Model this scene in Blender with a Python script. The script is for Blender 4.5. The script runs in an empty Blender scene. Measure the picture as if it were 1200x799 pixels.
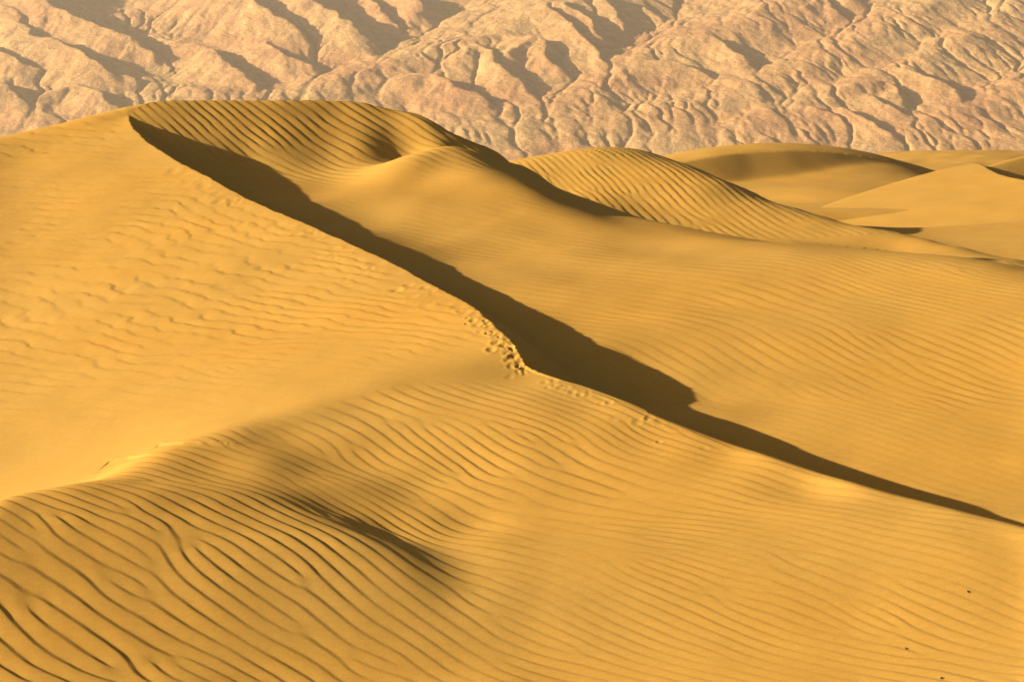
import bpy, math, time
import numpy as np

T0 = time.time()
sc = bpy.context.scene
R = math.radians

# ------------------------------------------------------------------ camera, sun, sky, exposure
FPX, HROW, ZC = 2239.0, 110.0, 8.0            # focal length in photo pixels, horizon row, eye height
PITCH = math.atan((399.5 - HROW) / FPX)
SUN_EL, SUN_AZ = R(14.0), R(3.0)              # height of the sun; degrees behind the camera, from the left
cam = bpy.data.cameras.new('camera')
cam.sensor_fit = 'HORIZONTAL'; cam.sensor_width = 36.0
cam.lens = 36.0 * FPX / 1200.0
cam.clip_start = 0.5; cam.clip_end = 20000
cam_ob = bpy.data.objects.new('camera', cam)
cam_ob.location = (0, 0, ZC)
cam_ob.rotation_euler = (math.pi / 2 - PITCH, 0, 0)
sc.collection.objects.link(cam_ob)
sc.camera = cam_ob

SUNV = np.array([-math.cos(SUN_EL) * math.cos(SUN_AZ), -math.cos(SUN_EL) * math.sin(SUN_AZ), math.sin(SUN_EL)])
sun = bpy.data.lights.new('sun', 'SUN')
sun.energy = 5.0; sun.angle = R(0.5); sun.color = (1.0, 0.86, 0.66)
sun_ob = bpy.data.objects.new('sun', sun)
d = -SUNV
sun_ob.rotation_euler = (math.acos(-d[2]), 0, math.atan2(d[1], d[0]) - math.pi / 2 + math.pi)
from mathutils import Vector
sun_ob.rotation_euler = Vector(tuple(d)).to_track_quat('-Z', 'Y').to_euler()
sc.collection.objects.link(sun_ob)

world = bpy.data.worlds.new('World'); sc.world = world; world.use_nodes = True
wn = world.node_tree; wn.nodes.clear()
sky = wn.nodes.new('ShaderNodeTexSky'); sky.sky_type = 'NISHITA'; sky.sun_disc = False
sky.sun_elevation = SUN_EL
sky.sun_rotation = math.atan2(SUNV[0], SUNV[1])
sky.air_density = 0.6; sky.dust_density = 1.5; sky.ozone_density = 0.3
bg = wn.nodes.new('ShaderNodeBackground'); bg.inputs['Strength'].default_value = 0.05
wo = wn.nodes.new('ShaderNodeOutputWorld')
dust = wn.nodes.new('ShaderNodeMix'); dust.data_type = 'RGBA'; dust.blend_type = 'MULTIPLY'; dust.inputs['Factor'].default_value = 1.0
dust.inputs['B'].default_value = (1.0, 0.82, 0.58, 1)                # dusty, warm desert air
wn.links.new(sky.outputs[0], dust.inputs['A']); wn.links.new(dust.outputs['Result'], bg.inputs[0]); wn.links.new(bg.outputs[0], wo.inputs[0])
sc.view_settings.view_transform = 'Standard'; sc.view_settings.look = 'None'
sc.view_settings.exposure = 1.50; sc.view_settings.gamma = 1.0
sc.cycles.max_bounces = 6; sc.cycles.diffuse_bounces = 4

# ------------------------------------------------------------------ small maths library
CP, SP = math.cos(PITCH), math.sin(PITCH)

def unproj(px, py, dist):
    """a point of the place: seen in direction (px, py) of the photograph, dist metres ahead"""
    u = (np.asarray(px, float) - 600.0) / FPX; v = (399.5 - np.asarray(py, float)) / FPX
    fy = CP + v * SP; fz = -SP + v * CP
    k = np.asarray(dist, float) / fy
    return np.stack([u * k, np.asarray(dist, float) + 0 * k, ZC + fz * k], -1)

def proj(x, y, z):
    zz = z - ZC
    c = y * CP - zz * SP
    v = y * SP + zz * CP
    return 600.0 + FPX * x / c, 399.5 - FPX * v / c

def P3(rows):
    a = np.array(rows, float)
    return unproj(a[:, 0], a[:, 1], a[:, 2])

def hash2(ix, iy, seed):
    h = (ix.astype(np.int64) * 374761393 + iy.astype(np.int64) * 668265263 + seed * 974634777) & 0xFFFFFFFF
    h = ((h ^ (h >> 13)) * 1274126177) & 0xFFFFFFFF
    h = ((h ^ (h >> 16)) * 2246822519) & 0xFFFFFFFF
    return (h ^ (h >> 15)) & 0xFFFFFFFF

def noise(x, y, seed=0):
    """gradient noise, about -0.7..0.7"""
    x = np.asarray(x, np.float64); y = np.asarray(y, np.float64)
    ix = np.floor(x).astype(np.int64); iy = np.floor(y).astype(np.int64)
    fx = x - ix; fy = y - iy
    ux = fx * fx * fx * (fx * (fx * 6 - 15) + 10); uy = fy * fy * fy * (fy * (fy * 6 - 15) + 10)
    def g(a, b):
        t = hash2(ix + a, iy + b, seed) * (2 * math.pi / 4294967296.0)
        return np.cos(t) * (fx - a) + np.sin(t) * (fy - b)
    n0 = g(0, 0) * (1 - ux) + g(1, 0) * ux
    n1 = g(0, 1) * (1 - ux) + g(1, 1) * ux
    return n0 * (1 - uy) + n1 * uy

def fbm(x, y, seed=0, octs=4, gain=0.5, lac=2.03):
    a, s = 1.0, 0.0
    for k in range(octs):
        s = s + a * noise(x, y, seed + 17 * k); x = x * lac + 3.1; y = y * lac - 1.7; a *= gain
    return s

class TPS:
    """smooth surface z(x, y) through scattered points (thin plate spline)"""
    def __init__(self, pts, smooth=0.02):
        pts = np.asarray(pts, float)
        self.c = pts[:, :2].copy(); n = len(pts)
        A = np.zeros((n + 3, n + 3))
        A[:n, :n] = self.k(self.c, self.c) + np.eye(n) * smooth
        A[:n, n] = 1; A[:n, n + 1:] = self.c; A[n, :n] = 1; A[n + 1:, :n] = self.c.T
        b = np.zeros(n + 3); b[:n] = pts[:, 2]
        self.w = np.linalg.solve(A, b)
    @staticmethod
    def k(a, b):
        r2 = ((a[:, None, :] - b[None, :, :]) ** 2).sum(-1)
        return 0.5 * r2 * np.log(r2 + 1e-9)
    def __call__(self, x, y):
        x = np.asarray(x, float); y = np.asarray(y, float); sh = x.shape
        q = np.stack([x.ravel(), y.ravel()], -1); out = np.empty(len(q)); n = len(self.c)
        for i in range(0, len(q), 40000):
            s = q[i:i + 40000]
            out[i:i + 40000] = self.k(s, self.c) @ self.w[:n] + self.w[n] + s @ self.w[n + 1:]
        return out.reshape(sh)

def smin(a, b, r):
    return 0.5 * (a + b - np.sqrt((a - b) ** 2 + r * r))

def smax(a, b, r):
    return 0.5 * (a + b + np.sqrt((a - b) ** 2 + r * r))

def sstep(e0, e1, x):
    t = np.clip((x - e0) / (e1 - e0), 0, 1)
    return t * t * (3 - 2 * t)

def spline(pts, n):
    """dense Catmull-Rom line through points"""
    p = np.asarray(pts, float)
    p = np.vstack([2 * p[0] - p[1], p, 2 * p[-1] - p[-2]])
    out = []
    m = len(p) - 3
    for i in range(m):
        t = np.linspace(0, 1, n, endpoint=(i == m - 1))[:, None]
        a, b, c, e = p[i], p[i + 1], p[i + 2], p[i + 3]
        out.append(0.5 * (2 * b + (c - a) * t + (2 * a - 5 * b + 4 * c - e) * t ** 2 + (3 * b - a - 3 * c + e) * t ** 3))
    return np.vstack(out)

def hit(px, py, fn, lo=16.0, hi=98.0, n=900):
    """where the line of sight through a photo pixel meets the sand"""
    px = np.atleast_1d(np.asarray(px, float)); py = np.atleast_1d(np.asarray(py, float))
    dd = np.linspace(lo, hi, n)
    P = unproj(px[:, None], py[:, None], dd[None, :])
    below = fn(P[..., 0], P[..., 1]) > P[..., 2]
    k = np.where(below.any(1), below.argmax(1), n - 1)
    return P[np.arange(len(px)), k]

class Tilted:
    """a surface bent gently so that its cross slope dz/dx is the given one at photo pixels (px, py, slope), holding the pinned points"""
    def __init__(self, S, rows, pins, lx=1.3, ly=1.9, amp=0.25, npin=0.03, nslope=0.03, lo=16.0, hi=98.0, passes=2):
        r = np.array(rows, float)
        Q = np.asarray(pins, float)[:, :2]
        self.S, self.Q, self.lx, self.ly, self.amp = S, Q, lx, ly, amp
        nq, m, e = len(Q), len(r), 0.02
        kq, _ = self.cov(Q, Q); kq = kq + np.diag(np.broadcast_to(np.square(npin), (nq,)))
        f = S
        for _ in range(passes):
            P = hit(r[:, 0], r[:, 1], f, lo, hi, n=1100)[:, :2]
            da = r[:, 2] - (S(P[:, 0] + e, P[:, 1]) - S(P[:, 0] - e, P[:, 1])) / (2 * e)
            K = np.zeros((nq + m, nq + m)); K[:nq, :nq] = kq
            kqp, dqp = self.cov(Q, P); c = kqp * dqp / lx ** 2
            K[:nq, nq:] = c; K[nq:, :nq] = c.T
            kp, dp = self.cov(P, P); K[nq:, nq:] = kp * (1 / lx ** 2 - dp ** 2 / lx ** 4) + np.eye(m) * nslope ** 2
            self.P = P
            self.w = np.linalg.solve(K, np.concatenate([np.zeros(nq), da]))
            f = self
        A = np.vstack([Q, P])
        self.bb = (A[:, 0].min() - 3 * lx, A[:, 0].max() + 3 * lx, A[:, 1].min() - 3 * ly, A[:, 1].max() + 3 * ly)
    def cov(self, a, b):
        a = a.astype(np.float32); b = b.astype(np.float32)
        dx = a[:, None, 0] - b[None, :, 0]; dy = a[:, None, 1] - b[None, :, 1]
        return np.float32(self.amp ** 2) * np.exp(-0.5 * ((dx / np.float32(self.lx)) ** 2 + (dy / np.float32(self.ly)) ** 2)), dx
    def __call__(self, x, y):
        x = np.asarray(x, float); y = np.asarray(y, float); sh = x.shape
        q = np.stack([x.ravel(), y.ravel()], -1); out = np.zeros(len(q)); nq = len(self.Q)
        idx = np.arange(len(q))
        if hasattr(self, 'bb'):
            b = self.bb; idx = np.where((q[:, 0] > b[0]) & (q[:, 0] < b[1]) & (q[:, 1] > b[2]) & (q[:, 1] < b[3]))[0]
        w1 = self.w[:nq].astype(np.float32); w2 = (self.w[nq:] / self.lx ** 2).astype(np.float32)
        for i in range(0, len(idx), 40000):
            s = q[idx[i:i + 40000]]
            k1, _ = self.cov(s, self.Q); k2, d2 = self.cov(s, self.P)
            out[idx[i:i + 40000]] = k1 @ w1 + (k2 * d2) @ w2
        return self.S(x, y) + out.reshape(sh)

# ------------------------------------------------------------------ the big dune: control lines
# crest of the slip face, from the far top down to the corner, then the ridge of the foreground dune
BRINK = [(149, 127, 54.6), (152, 135, 54.2), (154, 145, 53.2), (166, 159, 51.8), (178, 170, 50.8), (209, 189, 48.6), (235, 202, 47.2), (273, 224, 45.4), (311, 242, 43.8),
         (349, 258, 42.2), (400, 281, 40.0), (451, 304, 37.9), (505, 332, 35.6), (545, 353, 33.8), (567, 370, 32.6), (596, 397, 31.1), (608, 416, 30.4), (618, 429, 30.0)]
RIDGE = [(654, 441, 29.3), (683, 448, 28.9), (727, 464, 28.2), (763, 480, 27.6), (800, 495, 27.1), (873, 521, 26.1), (938, 543, 25.2), (1000, 561, 24.5), (1076, 581, 23.7), (1127, 594, 23.1), (1196, 611, 22.4),
         (1500, 690, 20.0), (1800, 760, 18.2)]
HIP = [(450, 448, 29.4), (300, 482, 28.7), (150, 530, 27.8), (60, 565, 27.3), (0, 588, 27.0), (-200, 660, 26.0)]
pb = P3(BRINK); pr = P3(RIDGE); ph = P3(HIP)
top_ext = pb[0] + np.array([[-1.0, 14.0, -1.5], [-0.35, 5.0, -0.3], [-0.1, 1.5, 0.0]])
line = spline(np.vstack([top_ext, pb, pr]), 30)
NB = 30 * (len(BRINK) + 2)                                   # vertices of the line that belong to the slip face
ltan = np.gradient(line[:, :2], axis=0); ltan /= np.linalg.norm(ltan, axis=1)[:, None]
lpar = np.arange(len(line)) / NB                       # 0..1 along the slip face, >1 along the ridge

def line_dist(x, y):
    """signed distance to that line (positive on the lee side), its height and the place along it"""
    sh = x.shape; q = np.stack([x.ravel(), y.ravel()], -1).astype(np.float32)
    D = np.empty(len(q)); Zl = np.empty(len(q)); L = np.empty(len(q))
    lx = line[:, 0].astype(np.float32); ly = line[:, 1].astype(np.float32)
    for i in range(0, len(q), 20000):
        s = q[i:i + 20000]
        d2 = (s[:, 0:1] - lx) ** 2 + (s[:, 1:2] - ly) ** 2
        j = d2.argmin(1)
        dx = s[:, 0] - line[j, 0]; dy = s[:, 1] - line[j, 1]
        cr = dx * ltan[j, 1] - dy * ltan[j, 0]
        al = dx * ltan[j, 0] + dy * ltan[j, 1]
        # going from the far top toward the camera, the lee side lies to the left hand of travel (+x)
        D[i:i + 20000] = -cr; L[i:i + 20000] = lpar[j]
        jj = np.clip(j + np.sign(al).astype(int), 0, len(line) - 1)
        st = np.linalg.norm(line[jj, :2] - line[j, :2], axis=1) + 1e-9
        Zl[i:i + 20000] = line[j, 2] + (line[jj, 2] - line[j, 2]) * np.clip(np.abs(al) / st, 0, 1)
    return D.reshape(sh), Zl.reshape(sh), L.reshape(sh)

G_crest = P3([(152, 131, 54.4), (164, 125, 54.7), (180, 120, 55.0), (204, 118, 55.2), (259, 118, 55.5), (330, 119, 55.8), (378, 119, 56.05), (420, 121, 56.15), (450, 127, 56.0), (484, 134, 55.9), (512, 144, 55.5),
              (540, 156, 54.8), (562, 171, 53.9), (603, 189, 52.4), (643, 215, 51.1), (680, 230, 49.9), (738, 252, 48.2),
              (799, 265, 46.4), (850, 275, 45.4), (900, 284, 44.0), (950, 289, 43.4), (1000, 293, 42.8), (1050, 298, 41.9), (1100, 303, 41.0), (1200, 316, 38.8), (1400, 342, 34.5)])
# --- windward slope left of the crest, its summit and the back that falls away out of sight
A_pts = np.vstack([pb, ph, P3([
    (0, 160, 53.0), (50, 147.5, 53.8), (100, 136.5, 54.6), (138, 128, 55.1), (-150, 192, 49.0),
    (0, 250, 45.0), (0, 370, 37.6), (0, 470, 32.3), (100, 200, 48.6), (120, 300, 41.3), (250, 330, 38.0), (200, 420, 33.6),
    (350, 390, 34.2), (450, 400, 32.4), (-200, 400, 35.5), (-200, 560, 29.0)]), G_crest[1:10], G_crest[4:9] + np.array([0.3, -1.6, 0.45])])
def back(rows, step, drop):
    p = P3(rows); q = p.copy(); q[:, 1] += step; q[:, 2] -= drop; return q
A_pts = np.vstack([A_pts, back([(0, 158, 52.0), (80, 143, 53.2), (164, 126, 54.6), (259, 118, 55.6), (378, 119, 56.5), (450, 127, 56.3)], 5, 2.3),
                   back([(-150, 190, 49.0), (80, 143, 53.2), (259, 118, 55.6), (378, 119, 56.5), (450, 127, 56.3)], 14, 5.2)])
# --- foreground dune: rippled face and the knoll at the lower left
F_base = P3([(618, 429, 30.0)] + RIDGE + HIP)
F_pts = np.vstack([F_base, P3([
    (350, 520, 27.4), (450, 500, 28.0), (560, 490, 28.1), (450, 560, 26.4), (560, 620, 24.9), (640, 640, 24.5), (560, 560, 26.3), (700, 560, 26.1),
    (600, 799, 20.9), (900, 799, 20.0), (1200, 799, 19.0), (1500, 799, 17.8), (760, 700, 22.7), (1000, 700, 21.9), (1200, 700, 20.6), (900, 620, 23.9), (1050, 640, 22.9),
    (0, 799, 20.5), (200, 799, 20.8), (400, 799, 20.9), (-200, 799, 20.0),
    (0, 630, 25.2), (150, 575, 26.2), (250, 545, 26.9), (0, 700, 22.9), (150, 680, 23.3), (300, 690, 23.1), (400, 640, 24.4), (480, 690, 23.0)])])
# in front of the frame the sand climbs again to where the camera stands
F_pts = np.vstack([F_pts, [(-6, 13, ZC - 5.3), (0, 13, ZC - 5.4), (6, 13, ZC - 5.0), (0, 5, ZC - 3.2), (-8, 4, ZC - 3.0), (8, 4, ZC - 3.0)]])
SA = TPS(A_pts, 0.01); SF = TPS(F_pts, 0.01)
# keep each of the two above the other where the other one shows
add = []
for (px, py, dd) in [(0, 470, 32.3), (200, 420, 33.6), (450, 400, 32.4), (0, 300, 42), (250, 330, 38), (-200, 500, 32), (-200, 300, 42), (550, 390, 32), (100, 180, 50)]:
    p = unproj(px, py, dd); add.append((p[0], p[1], SA(p[0:1], p[1:2])[0] + 0.12 * (p[1] - 26)))
F_all = np.vstack([F_pts, add])
K_LINE = np.array([(-60, 625), (0, 604), (70, 582), (150, 567), (250, 561), (330, 567), (400, 591), (450, 618), (500, 652), (540, 690)], float)
def knoll_side(px, py):
    """pixels above (+) or below (-) the knoll's crest line, and the place along it"""
    yk = np.interp(px, K_LINE[:, 0], K_LINE[:, 1]); sl = np.interp(px, [0, 150, 330, 420, 540], [-.25, -.08, .2, .55, .75])
    return (yk - py) / np.sqrt(1 + sl * sl), px
F_tilt = []
for px in range(0, 1201, 42):
    for py in range(470, 800, 30):
        hip = np.interp(px, [0, 60, 150, 300, 450, 618, 727, 873, 1076, 1200], [588, 565, 530, 482, 448, 429, 464, 521, 581, 613])
        if py < hip + 14: continue
        dk, _ = knoll_side(px, py)
        t = np.interp(px, [0, 300, 520, 640, 800, 1200], [-.035, -.04, .01, .06, .09, .10])
        if px < 600:
            w = np.interp(px, [40, 200, 330, 420, 500, 560], [0, .25, .7, 1, .9, 0])
            t += w * (-.15 * math.exp(-(dk / 60.0) ** 2)) * (1.0 if dk < 0 else 0.45)
            t += .05 * sstep(15, 50, dk)
        F_tilt.append((px, py, t))
for px in range(320, 531, 22):
    yk = np.interp(px, K_LINE[:, 0], K_LINE[:, 1]); w = np.interp(px, [310, 380, 440, 500, 535], [.45, .85, 1, .95, .5])
    F_tilt += [(px, yk + 2, -.33 * w), (px, yk - 20, -.10 * w), (px, yk + 22, -.23 * w)]
SF = Tilted(TPS(F_all, 0.02), F_tilt, F_base, lx=0.6, ly=0.9, amp=0.4, npin=0.06, nslope=0.025)
add = []
for (px, py, dd) in [(350, 540, 26.9), (600, 560, 26.4), (150, 620, 24), (400, 680, 23), (0, 700, 22.6), (600, 700, 23.0), (900, 650, 23.5), (1200, 720, 21.3), (-200, 760, 21), (900, 800, 20.8), (200, 800, 20.8)]:
    p = unproj(px, py, dd); add.append((p[0], p[1], SF(p[0:1], p[1:2])[0] + 0.15 * (31 - p[1])))
SA = TPS(np.vstack([A_pts, add]), 0.02)
A_tilt = [(30, 200, .09), (30, 260, .12), (30, 330, .14), (30, 400, .15), (30, 480, .16), (110, 170, .11), (120, 230, .13), (120, 300, .14), (120, 370, .15), (120, 450, .16), (110, 510, .16), (210, 250, .13), (210, 320, .14), (210, 390, .15), (220, 460, .16),
          (300, 290, .14), (300, 350, .14), (310, 420, .15), (310, 455, .15), (400, 330, .14), (400, 390, .15), (400, 430, .14), (490, 370, .14), (490, 410, .14), (550, 400, .13), (170, 200, .12), (125, 145, .12), (140, 155, .13), (100, 155, .11), (60, 170, .10), (150, 495, .15), (60, 535, .15), (20, 560, .15), (220, 480, .15), (160, 180, .12)]
SA = Tilted(SA, A_tilt, np.vstack([pb, ph, P3([(0, 160, 53.0), (50, 147.5, 53.8), (100, 136.5, 54.6), (138, 128, 55.1)]), G_crest[:9]]), lx=2.2, ly=2.6, amp=0.3, npin=0.04, nslope=0.03)

# --- the long slope behind, up to the far summit: its depth at the shadow's edge follows from the sun
SHADOW = [(188, 138), (211, 150), (242, 165), (264, 175), (292, 187), (316, 195), (335, 206), (354, 221), (368, 236), (397, 250), (436, 272), (473, 288), (523, 310), (560, 332),
          (618, 357), (676, 388), (741, 419), (781, 439), (811, 453), (829, 473), (851, 490), (887, 511), (949, 530), (1018, 551), (1069, 568), (1127, 580), (1163, 590), (1194, 606)]
def shadow_point(px, py):
    dd = np.linspace(20, 58, 2500)
    P = unproj(px, py, dd)
    s = np.array([-math.cos(SUN_AZ), -math.sin(SUN_AZ)])
    n = np.array([-s[1], s[0]])
    best = np.full(len(dd), -1e9)
    lo = (line[:, :2] @ n); ls = line[:, :2] @ s
    pn = P[:, :2] @ n; ps = P[:, :2] @ s
    for i in range(len(line) - 1):
        a, b = lo[i], lo[i + 1]
        if abs(a - b) < 1e-9: continue
        t = (pn - a) / (b - a); ok = (t >= 0) & (t <= 1)
        dist = ls[i] + (ls[i + 1] - ls[i]) * t - ps
        ok &= dist > 0.02
        z = line[i, 2] + (line[i + 1, 2] - line[i, 2]) * t - dist * math.tan(SUN_EL)
        best = np.where(ok, np.maximum(best, z), best)
    g = P[:, 2] - best
    good = best > -1e8
    k = np.where(good[:-1] & good[1:] & (g[:-1] * g[1:] < 0))[0]
    if not len(k): return None
    k = k[0]
    return P[k], dd[k], len(k) if hasattr(k, '__len__') else 1
sh = [(p, shadow_point(*p)) for p in SHADOW]
TAIL = {829: 30.5, 851: 29.2, 887: 28.3, 949: 27.7, 188: 53.9, 211: 53.4, 242: 53.1, 264: 52.9, 292: 52.5, 1018: 27.0, 1069: 26.6, 1127: 26.2, 1163: 25.8, 1194: 25.1}
G_sh = np.array([unproj(*p, TAIL[p[0]]) if p[0] in TAIL else r[0] for p, r in sh if r is not None or p[0] in TAIL])
def bowl_at(px, py):
    """the steep inner face below the summit: a nearly even slope"""
    yy = np.linspace(50, 58, 1600); P = unproj(px, py, yy)
    return P[(P[:, 2] < 7.80 - 0.105 * (P[:, 0] + 9.67) + 0.45 * (yy - 55.2)).argmax(), 1]
G_in = P3([(px, py, bowl_at(px, py)) for px, py in [(200, 134), (215, 146), (235, 133), (250, 150), (265, 162), (300, 135), (300, 155), (310, 172), (350, 135), (350, 155), (350, 172), (400, 135), (400, 155), (400, 172), (440, 145), (440, 165), (470, 150), (475, 166), (492, 156), (496, 174), (515, 162), (515, 180), (535, 172), (535, 188)]] + [(400, 205, 51.5), (440, 200, 52.3), (480, 198, 52.5), (520, 214, 51.0), (560, 270, 45.0), (600, 225, 48.2), (620, 250, 45.6), (700, 265, 44.8), (700, 310, 41.0), (800, 380, 35.4),
           (800, 300, 41.6), (900, 374, 35.0), (900, 440, 30.9), (1050, 400, 32.6), (1050, 480, 28.8), (1200, 420, 30.2), (1200, 500, 26.9), (1400, 600, 22.8), (1400, 480, 26.8),
           (586, 199, 50.9), (620, 213, 49.5), (655, 228, 48.6)])
G_sh = G_sh[G_sh[:, 1] < 52.6]
G_pts = np.vstack([G_sh, G_crest, G_in, [(-10.95, 54.6, 7.63), (-10.95, 55.0, 7.78), (-10.6, 54.9, 7.76), (-10.6, 55.4, 7.85)],
                   back([(152, 130, 54.5), (180, 120, 54.9), (259, 118, 55.6), (330, 119, 56.2), (420, 121, 56.6)], 1.5, -0.25), back([(512, 144, 55.0), (603, 189, 52.0), (680, 230, 49.9), (738, 252, 48.2)], 5, 2.2),
                   back([(799, 265, 46.4), (900, 284, 44.0)], 6, 1.2), back([(1000, 293, 42.8), (1200, 316, 38.8), (1400, 342, 34.5)], 6, 1.0),
                   back([(603, 189, 52.0), (799, 265, 46.4), (1000, 293, 42.8), (1200, 316, 38.8)], 18, 4.6)])
SG = TPS(G_pts, 0.06)
SIL = np.array([(152, 131), (164, 125), (180, 120), (204, 118), (259, 118), (330, 119), (378, 119), (420, 121), (450, 127), (484, 134), (512, 144), (540, 156), (562, 171), (603, 189), (643, 215), (680, 230), (738, 252), (799, 265), (900, 284), (1000, 293), (1100, 303), (1200, 316)], float)
SHL = np.array(SHADOW, float)
def g_slope(px, py):
    d = py - np.interp(px, SIL[:, 0], SIL[:, 1])
    t = np.interp(px, [500, 700, 900, 1200], [.05, .055, .07, .085])
    wb = np.interp(px, [430, 540], [1, 0]); wr = np.interp(px, [450, 530, 640, 700, 780], [0, 1, 1, .8, 0])
    bowl = np.interp(d, [0, 30, 60, 100], [-.12, -.09, -.03, 0]) - t * np.interp(d, [0, 100], [1, 0])
    return t + wb * bowl + wr * np.interp(d, [0, 10, 20, 34, 60], [-.36, -.38, -.34, -.10, 0])
G_tilt = [(px, py, g_slope(px, py)) for px in range(215, 1201, 38) for py in range(130, 620, 26)
          if py > np.interp(px, SIL[:, 0], SIL[:, 1]) + 8 and py < np.interp(px, SHL[:, 0], SHL[:, 1]) - 6]
G_tilt = [g_ for g_ in G_tilt if g_[0] > 560 or (g_[0] > 330 and g_[1] > 225)]
for px in range(526, 760, 18):
    y0 = np.interp(px, SIL[:, 0], SIL[:, 1])
    G_tilt += [(px, y0 + k, g_slope(px, y0 + k)) for k in (7, 17, 36)]
SG = Tilted(SG, G_tilt, np.vstack([G_crest, G_sh, G_in[:24]]), lx=1.0, ly=1.6, amp=0.5, npin=np.r_[np.full(len(G_crest), 0.05), np.where(G_sh[:, 1] > 46.5, 0.2, np.where(G_sh[:, 1] < 27.5, 0.07, 0.12)), np.full(24, 0.06)], nslope=0.03)
H_crest = [(560, 200, 74.0), (610, 188, 76.0), (650, 183, 77.0), (700, 180, 77.5), (760, 182, 77.0), (800, 193, 75.0), (840, 210, 73.0), (890, 229, 70.0), (940, 246, 67.0), (975, 257, 65.5), (1010, 266.5, 64.0), (1050, 272, 62.8), (1090, 281, 61.2), (1130, 291, 59.6), (1200, 306, 57.0), (1400, 340, 50)]
H_pts = np.vstack([P3(H_crest + [
    (620, 215, 70.0), (700, 240, 66.0), (760, 258, 63.5), (820, 271, 62.5), (870, 279, 61.5), (900, 284, 61.0), (950, 291, 60.5), (1000, 299, 60.0), (720, 212, 71.0), (800, 232, 69.0), (860, 250, 66.5),
    (920, 262, 64.5), (980, 275, 62.8), (1050, 292, 60.5), (1100, 306, 57.5), (1200, 324, 52.0)]),
    back([(610, 188, 76.0), (700, 180, 77.5), (760, 182, 77.0), (840, 210, 73.0)], 5, 1.5), back([(940, 246, 67.0), (1010, 268, 64.0), (1090, 289, 61.0), (1200, 307, 57.0), (1400, 340, 50)], 4, 0.7),
    back([(610, 188, 76.0), (760, 182, 77.0), (940, 246, 67.0), (1090, 289, 61.0), (1300, 325, 53)], 14, 4.0),
    [(-8, 75, 2.5), (-16, 75, 1.0), (-6, 66, 2.4), (-1, 58, 2.8), (4.5, 50, 2.4), (7.5, 44, 2.2), (10.5, 38, 2.0), (-12, 48, 0), (0, 40, 0), (8, 32, 0), (16, 28, 1), (0, 28, -2), (-12, 28, -2)]])
SH = TPS(H_pts, 0.05)
H_tilt = [(640, 200, .05), (700, 200, .05), (760, 205, .03), (700, 225, .07), (760, 235, .06), (800, 250, .07), (650, 220, .07), (840, 255, .04), (880, 266, .05), (800, 215, -.03), (780, 198, -.06),
          (822, 207, -.18), (845, 217, -.26), (868, 226, -.27), (890, 234, -.25), (912, 241, -.2), (935, 249, -.1), (850, 236, -.03), (890, 252, .02), (930, 266, .05), (980, 280, .06), (1040, 294, .07)]
SH = Tilted(SH, H_tilt, P3(H_crest), lx=1.4, ly=3.5, amp=0.3, npin=0.06, nslope=0.04)
FLOOR = 2.95

def near_height(x, y, ids=False):
    """height of the near dunes, without ripples; ids: 0 windward slope, 1 foreground dune, 2 far slope, 3 hump behind"""
    D, Zl, L = line_dist(x, y)
    a = SA(x, y); f = SF(x, y); g = SG(x, y); h = SH(x, y)
    fl = FLOOR + 0.065 * (np.sqrt((np.clip(x, 9, 30) - 14.8) ** 2 + 0.5) - 0.4) + 0.008 * (np.minimum(y, 71.0) - 65.0) - 1.2 * sstep(71.5, 77.0, y) - 5.0 * sstep(54.0, 42.0, y) - 0.011 * np.maximum(y - 84.0, 0)
    out = smin(a, f, 0.10)
    rim = np.interp(x, G_crest[:10, 0], G_crest[:10, 1])           # inside the bowl the windward slope has no say
    out = out + 0.6 * np.maximum(D, 0) * sstep(0.2, -0.8, y - rim) * (x < 2.0)
    steep = np.interp(L, [0.0, 0.75, 1.0, 1.15, 1.5, 2.2], [0.64, 0.62, 0.60, 0.50, 0.42, 0.36])
    rag = 0.05 * noise(L * 70.0, D * 1.5, 5) + 0.03 * noise(L * 230.0, D * 3.0, 6)
    slip = Zl - steep * (D + rag * (L < 1.02))
    gin = np.maximum(g, slip)
    rr = np.interp(L, [0.0, 1.0, 1.1, 2.0], [0.015, 0.015, 0.10, 0.16])
    rr = np.maximum(rr * sstep(6.0, 2.0, np.abs(D)), 0.05 * sstep(0.4, 2.0, np.abs(D)) * (y > 45) + 1e-4)
    z = smin(out, gin, rr)
    z1 = z
    z = smax(z, h, 0.08)
    z0 = z
    z = smax(z, fl, 0.06)
    if not ids: return z
    k = np.where(out < gin, np.where(f < a, 1, 0), 2)
    k = np.where(h > z1, 3, k)
    k = np.where(fl > z0, 4, k)
    return z, k, D, L, a, f, g, h, slip, z1, out

# ------------------------------------------------------------------ meshes and materials
COL = sc.collection

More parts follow.
